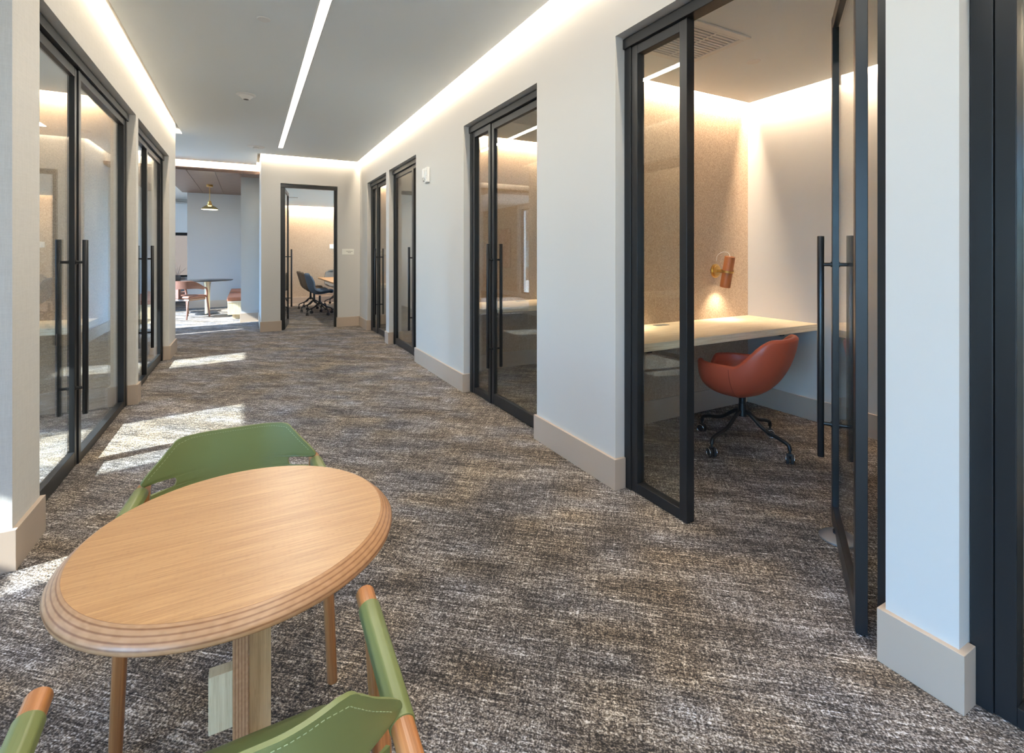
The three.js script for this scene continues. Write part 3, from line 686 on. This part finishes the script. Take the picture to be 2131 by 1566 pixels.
function sconce(label, x, y, zw) {
  const t = thing('wall_sconce', label, 'lamp', [x, y, zw]);
  const disc = (r, a, b) => { const g = new THREE.LatheGeometry([[0, a], [r, a], [r, b - 0.003], [r - 0.004, b], [0, b]].map((q) => new THREE.Vector2(...q)), 40); g.rotateX(Math.PI / 2); return toCreasedNormals(g, 0.6); };
  part('wall_plate', join([disc(0.058, 0, 0.008), disc(0.045, 0.008, 0.022)]), M.brass, t);
  part('arm', join([rod(V3(0, 0, 0.02), V3(0, 0, 0.075), 0.011), rod(V3(0, 0, 0.06), V3(0, 0, 0.075), 0.016)]), M.brass, t);
  const h = node('shade', t); h.position.set(0, 0, 0.118); h.rotation.x = 11 * R;
  const wall = new THREE.LatheGeometry([[0.036, -0.128], [0.040, -0.130], [0.040, 0.115], [0.037, 0.120], [0, 0.120]].map((q) => new THREE.Vector2(...q)), 40);
  part('leather_sleeve', toCreasedNormals(wall, 0.6), M.leatherTan, h);
  part('sleeve_lining', new THREE.CylinderGeometry(0.036, 0.036, 0.24, 32, 1, true), M.white, h);
  part('bulb_disc', (() => { const g = new THREE.CylinderGeometry(0.0355, 0.0355, 0.006, 32); g.translate(0, -0.1265, 0); return g; })(), M.glowLamp, h);
  part('ring', (() => { const g = new THREE.LatheGeometry([[0.0405, -0.008], [0.047, -0.008], [0.047, 0.008], [0.0405, 0.008]].map((q) => new THREE.Vector2(...q)), 40); return toCreasedNormals(g, 0.6); })(), M.brass, h);
  part('cord', tube([V3(0.0, 0.119, 0), V3(-0.004, 0.145, -0.015), V3(-0.02, 0.15, -0.05), V3(-0.03, 0.11, -0.095), V3(-0.02, 0.06, -0.105)], 0.0018, 24, 6), M.plate, h);
  const down = V3(0, -1, 0).applyAxisAngle(V3(1, 0, 0), 11 * R), p = V3(x, y, zw + 0.118).addScaledVector(down, 0.134);
  const l = new THREE.SpotLight(new THREE.Color(1, 0.82, 0.58), 0.62, 0, 56 * R, 1, 2);
  l.name = 'sconce_lamp'; l.position.copy(p); l.target.position.copy(p).add(down); l.castShadow = true; l.shadow.radius = 1.2; scene.add(l, l.target);
}
sconce('brass and tan leather wall sconce above the red chair desk, next to corner', 3.40, 1.135, -2.769);
sconce('brass and tan leather wall sconce partly behind the side light', 2.42, 1.135, -2.769);
sconce('brass and tan leather wall sconce in the second booth', 3.25, 1.135, -4.899);
function diffuser(label, x, z, y, w = 0.46) {
  const t = thing('ceiling_vent', label, 'vent', [x, y, z]);
  const f = 0.045;
  for (const [a, b, c, d] of [[-w / 2, w / 2, -w / 2, -w / 2 + f], [-w / 2, w / 2, w / 2 - f, w / 2], [-w / 2, -w / 2 + f, -w / 2 + f, w / 2 - f], [w / 2 - f, w / 2, -w / 2 + f, w / 2 - f]]) part('frame', rbx(a, b, -0.012, 0, c, d, 0.003, 1), M.white, t);
  part('back_plate', bx(-w / 2 + f, w / 2 - f, -0.002, 0.0, -w / 2 + f, w / 2 - f), M.steel, t);
  const n = 14; for (let k = 0; k < n; k++) { const q = lerp(-w / 2 + f + 0.012, w / 2 - f - 0.012, k / (n - 1)); part('slat', rbx(-w / 2 + f, w / 2 - f, -0.009, -0.0025, q - 0.008, q + 0.008, 0.001, 1), M.white, t); }
  part('divider', rbx(-0.008, 0.008, -0.0105, -0.0095, -w / 2 + f, w / 2 - f, 0.0004, 1), M.white, t);
}
diffuser('square white air diffuser in the ceiling of the red chair booth', 2.39, -2.11, BCEIL);
diffuser('square white air diffuser in the ceiling of the second booth', 2.45, -4.0, BCEIL);
diffuser('square white air diffuser in the ceiling of the first left booth', -2.3, -3.9, BCEIL);
function cover(label, x, z, y, r) { single('sprinkler_cover', (() => { const g = lathe([[0, -0.004], [r - 0.004, -0.004], [r, -0.001], [r, 0.0], [0, 0.0]], 36); g.translate(x, y, z); return g; })(), M.white, label, 'sprinkler', 'flat sprinkler covers'); }
cover('flat round sprinkler cover on the corridor ceiling near the camera', 0.097, -3.806, CEIL - 0.0005, 0.044);
cover('flat round sprinkler cover on the ceiling of the red chair booth', 2.975, -2.119, BCEIL - 0.0005, 0.044);
{
  const t = thing('smoke_detector', 'white domed smoke detector in the middle of corridor ceiling', 'detector', [-0.017, CEIL, -5.697]);
  part('base', lathe([[0, -0.016], [0.07, -0.016], [0.088, -0.008], [0.09, 0], [0, 0]]), M.white, t);
  part('dome', lathe([[0, -0.05], [0.03, -0.049], [0.038, -0.044], [0.05, -0.03], [0.066, -0.016], [0, -0.016]]), M.white, t);
  part('sensor_slot', lathe([[0.0, -0.0515], [0.022, -0.051], [0.026, -0.049], [0, -0.0488]]), M.black, t);
}
{
  const t = thing('ceiling_speaker', 'flat round ceiling disc with small sensor, close to the meeting room', 'speaker', [0.11, CEIL, -8.40]);
  part('grille', lathe([[0, -0.008], [0.112, -0.008], [0.12, -0.003], [0.12, 0], [0, 0]]), M.white, t);
  part('sensor', lathe([[0, -0.030], [0.036, -0.029], [0.04, -0.024], [0.04, -0.008], [0, -0.008]]), M.white, t);
}

// ------------------------------------------------------------------ wall signs and devices
function textMap(w, h, draw) {
  const c = document.createElement('canvas'); c.width = w; c.height = h; draw(c.getContext('2d'), w, h);
  const t = new THREE.CanvasTexture(c); t.colorSpace = THREE.SRGBColorSpace; return t;
}
{
  const t = thing('room_sign', 'small white sign lettered CONFERENCE ROOM beside the meeting room door', 'sign', [1.552, 1.312, ZEND]);
  part('plate', rbx(-0.1, 0.1, -0.05, 0.05, 0, 0.006, 0.002, 1), M.plate, t);
  const face = new THREE.PlaneGeometry(0.194, 0.094); face.translate(0, 0, 0.0066);
  const map = textMap(512, 248, (x, w, h) => { x.fillStyle = '#e6e6df'; x.fillRect(0, 0, w, h); x.fillStyle = '#262a26'; x.textAlign = 'center'; x.font = 'bold 46px sans-serif'; x.fillText('CONFERENCE', w * 0.62, h * 0.47, w * 0.68); x.fillText('ROOM', w * 0.62, h * 0.73); });
  part('lettering', face, std({ map, roughness: 0.5 }), t);
}
{
  const t = thing('alarm_strobe', 'white wall alarm with strobe and vertical red lettering', 'alarm', [XR, 2.147, -5.225], -Math.PI / 2);
  // local x runs along the wall towards the camera, local z into the corridor
  part('back_box', rbx(-0.065, 0.065, -0.085, 0.08, 0, 0.022, 0.006, 2), M.white, t);
  part('horn_cover', rbx(-0.058, -0.006, -0.03, 0.07, 0.022, 0.05, 0.008, 2), M.white, t);
  part('strobe_lens', rbx(-0.05, -0.012, -0.072, -0.04, 0.022, 0.045, 0.008, 2), M.chrome, t);
  part('face_plate', rbx(0.0, 0.064, -0.082, 0.078, 0.022, 0.034, 0.004, 2), M.white, t);
  const f = new THREE.PlaneGeometry(0.028, 0.1); f.translate(0.046, 0.0, 0.0346);
  const map = textMap(72, 256, (x, w, h) => { x.fillStyle = '#e4e6e4'; x.fillRect(0, 0, w, h); x.fillStyle = '#8a4038'; x.textAlign = 'center'; x.font = 'bold 62px sans-serif'; 'FIRE'.split('').forEach((q, i) => x.fillText(q, w / 2, 58 + i * 62)); });
  part('lettering', f, std({ map, roughness: 0.5 }), t);
}
{
  const t = thing('light_switch', 'white switch plate on the felt wall of the meeting room', 'switch', [1.95, 1.47, ZCONF]);
  part('plate', rbx(-0.05, 0.05, -0.06, 0.06, 0, 0.006, 0.002, 1), M.plate, t);
  part('rocker', rbx(-0.018, 0.018, -0.035, 0.035, 0.006, 0.010, 0.002, 1), M.white, t);
}
{
  const t = thing('slot_diffuser', 'dark slot diffuser in the meeting room ceiling', 'vent', [0.72, 2.5, -11.6]);
  part('frame', rbx(-0.25, 0.25, -0.006, 0, -0.06, 0.06, 0.002, 1), M.white, t);
  for (const z of [-0.022, 0.022]) part('slot', bx(-0.235, 0.235, -0.0075, -0.006, z - 0.012, z + 0.012), M.black, t);
}
{
  const t = thing('slot_diffuser', 'dark slot diffuser in the white lounge ceiling near the window', 'vent', [-1.62, 2.73, -13.6]);
  part('frame', rbx(-0.06, 0.06, -0.006, 0, -1.0, 1.0, 0.002, 1), M.white, t);
  part('slot', bx(-0.018, 0.018, -0.0075, -0.006, -0.97, 0.97), M.black, t);
}
{
  const t = thing('door_stop', 'low dark floor stop under the open glass door', 'door stop', [2.33, 0, -1.24], 0.6);
  part('plinth', lathe([[0.075, 0], [0.075, 0.006], [0.06, 0.018], [0.03, 0.024], [0, 0.025]], 36), M.steel, t);
  part('buffer', lathe([[0.022, 0.022], [0.022, 0.034], [0.016, 0.038], [0, 0.038]], 24), M.rubber, t);
}

// ------------------------------------------------------------------ lounge
{
  const t = thing('pedestal_table', 'round black lounge table on a cream conical pedestal', 'table', [-0.76, 0, -12.25]);
  part('table_top', lathe([[0, 0.690], [0.2, 0.690], [0.46, 0.706], [0.475, 0.714], [0.475, 0.720], [0.47, 0.723], [0, 0.723]], 64), M.darkTop, t);
  part('pedestal', lathe([[0.045, 0.02], [0.046, 0.3], [0.058, 0.6], [0.07, 0.69], [0, 0.69]], 40), M.cream, t);
  part('base', lathe([[0.225, 0], [0.225, 0.012], [0.21, 0.02], [0, 0.022]], 48), M.black, t);
}
function loungeChair(label, pos, turn) { // open side towards local +x
  const t = thing('lounge_chair', label, 'chair', pos, turn, 'brown chairs at the lounge table');
  part('seat', rbx(-0.24, 0.24, 0.395, 0.455, -0.23, 0.23, 0.028, 4), M.brownChair, t);
  part('seat_frame', rbx(-0.22, 0.22, 0.355, 0.395, -0.21, 0.21, 0.008, 1), M.walnut, t);
  const band = []; for (let i = 0; i <= 40; i++) { const k = i / 40, a = lerp(62, 298, k) * R, e = Math.abs(2 * k - 1), y = lerp(0.70, 0.625, smooth(0.45, 1, e)), hgt = lerp(0.15, 0.05, smooth(0.4, 1, e)), r = 0.285, row = []; for (let j = 0; j <= 6; j++) { const q = j / 6 - 0.5; row.push(V3(Math.cos(a) * (r + q * 0.025) , y + q * hgt - 0.03, -Math.sin(a) * (r * 0.95 + q * 0.02))); } band.push(row); }
  part('backrest', sheet(band, 0.034, 1.3), M.brownChair, t);
  for (const s of [-1, 1]) {
    part('leg', tube([V3(0.135, 0.60, s * 0.24), V3(0.195, 0.585, s * 0.238), V3(0.225, 0.52, s * 0.235), V3(0.232, 0.40, s * 0.23), V3(0.255, 0.2, s * 0.238), V3(0.275, 0.02, s * 0.245), V3(0.277, 0.0, s * 0.246)], 0.018, 30, 10), M.brownChair, t);
    part('leg', roundRod(V3(-0.25, 0, s * 0.19), V3(-0.19, 0.40, s * 0.17), 0.012, 0.02, 14, 0.002), M.brownChair, t);
  }
  part('back_post', rbx(-0.285, -0.225, 0.40, 0.63, -0.05, 0.05, 0.014, 3), M.brownChair, t);
}
loungeChair('brown wooden armchair in front of the round black lounge table', [-1.05, 0, -11.62], 0.95);
loungeChair('brown wooden armchair behind the round black lounge table', [-1.42, 0, -12.7], 0.1);
{
  const t = thing('bench_seat', 'built-in bench with terracotta cushion on pale wood base beside the pier', 'bench', [0, 0, 0]);
  part('plinth', bx(-0.27, 0.17, 0, 0.09, ZCONF + 0.02, -11.06), M.paleUp, t);
  part('box', rbx(-0.345, 0.172, 0.09, 0.325, ZCONF + 0.019, -10.98, 0.003, 1), M.paleUp, t);
  part('rail', rbx(-0.348, 0.172, 0.325, 0.352, ZCONF + 0.019, -10.975, 0.002, 1), M.pale, t);
  for (const [a, b] of [[-12.3, -10.99], [ZCONF + 0.02, -12.31]]) part('cushion', rbx(-0.36, 0.172, 0.352, 0.432, a, b, 0.022, 4), M.terracotta, t);
}
{
  const t = thing('pendant_lamp', 'brass pendant with smoked glass dish above the lounge table', 'lamp', [-0.70, 0, -11.95]);
  part('canopy', lathe([[0, 2.665], [0.055, 2.665], [0.06, 2.67], [0.06, 2.71], [0, 2.71]]), M.brass, t);
  part('rod', rod(V3(0, 2.34, 0), V3(0, 2.667, 0), 0.0065), M.brass, t);
  part('socket', lathe([[0, 2.28], [0.048, 2.28], [0.05, 2.30], [0.036, 2.315], [0.036, 2.345], [0.028, 2.35], [0.026, 2.375], [0, 2.378]]), M.brass, t);
  part('glass_dish', toCreasedNormals(new THREE.LatheGeometry([[0.045, 2.285], [0.08, 2.272], [0.12, 2.247], [0.15, 2.218], [0.166, 2.195], [0.16, 2.192], [0.146, 2.214], [0.118, 2.241], [0.078, 2.266], [0.045, 2.279]].map((q) => new THREE.Vector2(...q)), 48), 0.8), M.smoke, t);
  part('bulb_plate', lathe([[0, 2.262], [0.03, 2.262], [0.034, 2.27], [0.03, 2.281], [0, 2.281]]), M.glowLamp, t);
  part('diffuser', lathe([[0, 2.1965], [0.15, 2.1965], [0.152, 2.199], [0.15, 2.2015], [0, 2.2015]], 48), M.glowWhite, t);
  const l = new THREE.PointLight(new THREE.Color(1, 0.86, 0.64), 1.6, 0, 2); l.name = 'pendant_bulb'; l.position.set(-0.70, 2.17, -11.95); l.castShadow = true; l.shadow.radius = 2; scene.add(l);
}
single('ledge', rbx(-3.2, -0.95, 0.55, 0.585, ZWIN + 0.0, ZWIN + 0.3, 0.004, 1), M.walnut, 'brown ledge under the far lounge window', 'ledge');
{
  const t = thing('vase', 'small grey vase with dry twigs by the far lounge window', 'vase', [-1.62, 0.585, ZWIN + 0.16]);
  part('pot', lathe([[0, 0], [0.055, 0], [0.07, 0.03], [0.072, 0.08], [0.06, 0.12], [0.05, 0.125], [0.045, 0.12], [0, 0.11]]), M.grey, t);
  for (let k = 0; k < 9; k++) { const a = rnd() * 6.28, r = 0.06 + rnd() * 0.12, h = 0.2 + rnd() * 0.22; part('twig', tube([V3(0, 0.08, 0), V3(Math.cos(a) * r * 0.3, h * 0.55, Math.sin(a) * r * 0.3), V3(Math.cos(a) * r, h, Math.sin(a) * r)], 0.003, 10, 5), M.walnut, t); }
}
{
  const t = thing('wall_art', 'pinkish abstract panel on the lounge wall', 'picture', [XO + 0.012, 1.45, -13.6], Math.PI / 2);
  part('frame', rbx(-0.4, 0.4, -0.62, 0.62, 0, 0.03, 0.004, 1), M.walnut, t);
  const map = dataTex(256, (u, v, c) => { const f = noise(u, v, 3, 4, 91) * 0.6 + noise(u, v, 9, 11, 92) * 0.3 + noise(u, v, 40, 40, 93) * 0.1; ramp([[0.2, [206, 182, 172]], [0.5, [180, 132, 116]], [0.8, [140, 92, 82]]], f, c); });
  const f = new THREE.PlaneGeometry(0.74, 1.18); f.translate(0, 0, 0.0305); part('canvas', f, std({ map, roughness: 0.8 }), t);
}
struct('wall_lounge_felt', bx(XO, XO + 0.012, 0.15, 2.71, -15.2, -12.85), M.felt, 'tan felt panel on the lounge wall', 'wall');

// ------------------------------------------------------------------ outside
struct('ground_outside', bx(-45, XOO - 0.01, -0.3, -0.15, -45, 25), std({ color: lin(0.48, 0.47, 0.44), roughness: 1 }), 'pale concrete paving outside the windows', 'ground');
struct('ground_beyond', bx(XOO, 30, -0.3, -0.15, -45, -15.95), std({ color: lin(0.30, 0.29, 0.27), roughness: 1 }), 'paving beyond the far lounge window', 'ground');
{
  const t = thing('neighbour_building', 'brown brick building seen through the far lounge window', 'building', [-4, 0, -26]);
  part('brick_body', bx(-7, 2.1, -0.15, 9, -3, 3), std({ color: lin(0.15, 0.095, 0.062), roughness: 0.95 }), t);
  part('parapet', bx(-7.1, 2.2, 9, 9.3, -3.1, 3.1), M.concrete, t);
}
const leafMat = phys({ color: lin(0.10, 0.20, 0.05), roughness: 0.8, transmission: 0.3, thickness: 0 }), barkMat = std({ color: lin(0.12, 0.09, 0.06), roughness: 1 });
function tree(label, x, z, h, r) {
  const t = thing('garden_tree', label, 'tree', [x, -0.15, z], 0, 'trees outside the windows');
  part('trunk', rod(V3(0, 0, 0), V3(0.1, h * 0.6, 0.05), 0.11, 0.06, 10), barkMat, t);
  const pos = [];
  for (let k = 0; k < 1500; k++) {
    const d = V3(rnd() * 2 - 1, rnd() * 2 - 1, rnd() * 2 - 1).normalize().multiplyScalar(Math.pow(rnd(), 0.4)), c = V3(d.x * r, h * 0.62 + d.y * h * 0.38, d.z * r);
    const a = V3(rnd() - 0.5, rnd() - 0.5, rnd() - 0.5).normalize().multiplyScalar(0.12), b = V3(rnd() - 0.5, rnd() - 0.5, rnd() - 0.5).normalize().multiplyScalar(0.08);
    for (const q of [c.clone().sub(a), c.clone().add(b), c.clone().add(a), c.clone().sub(a), c.clone().add(a), c.clone().sub(b)]) pos.push(q.x, q.y, q.z);
  }
  const g = new THREE.BufferGeometry(); g.setAttribute('position', new THREE.Float32BufferAttribute(pos, 3)); g.computeVertexNormals();
  part('crown', g, leafMat, t).userData.kind = 'stuff';
}
tree('green tree outside opposite the nearest door', -10.5, -3.2, 3.9, 1.7);
tree('green tree outside left of the booths', -11.5, -6.6, 3.8, 1.6);
tree('green tree outside near the first window', -11, 1.2, 4.0, 1.8);

renderer.render(scene, camera);
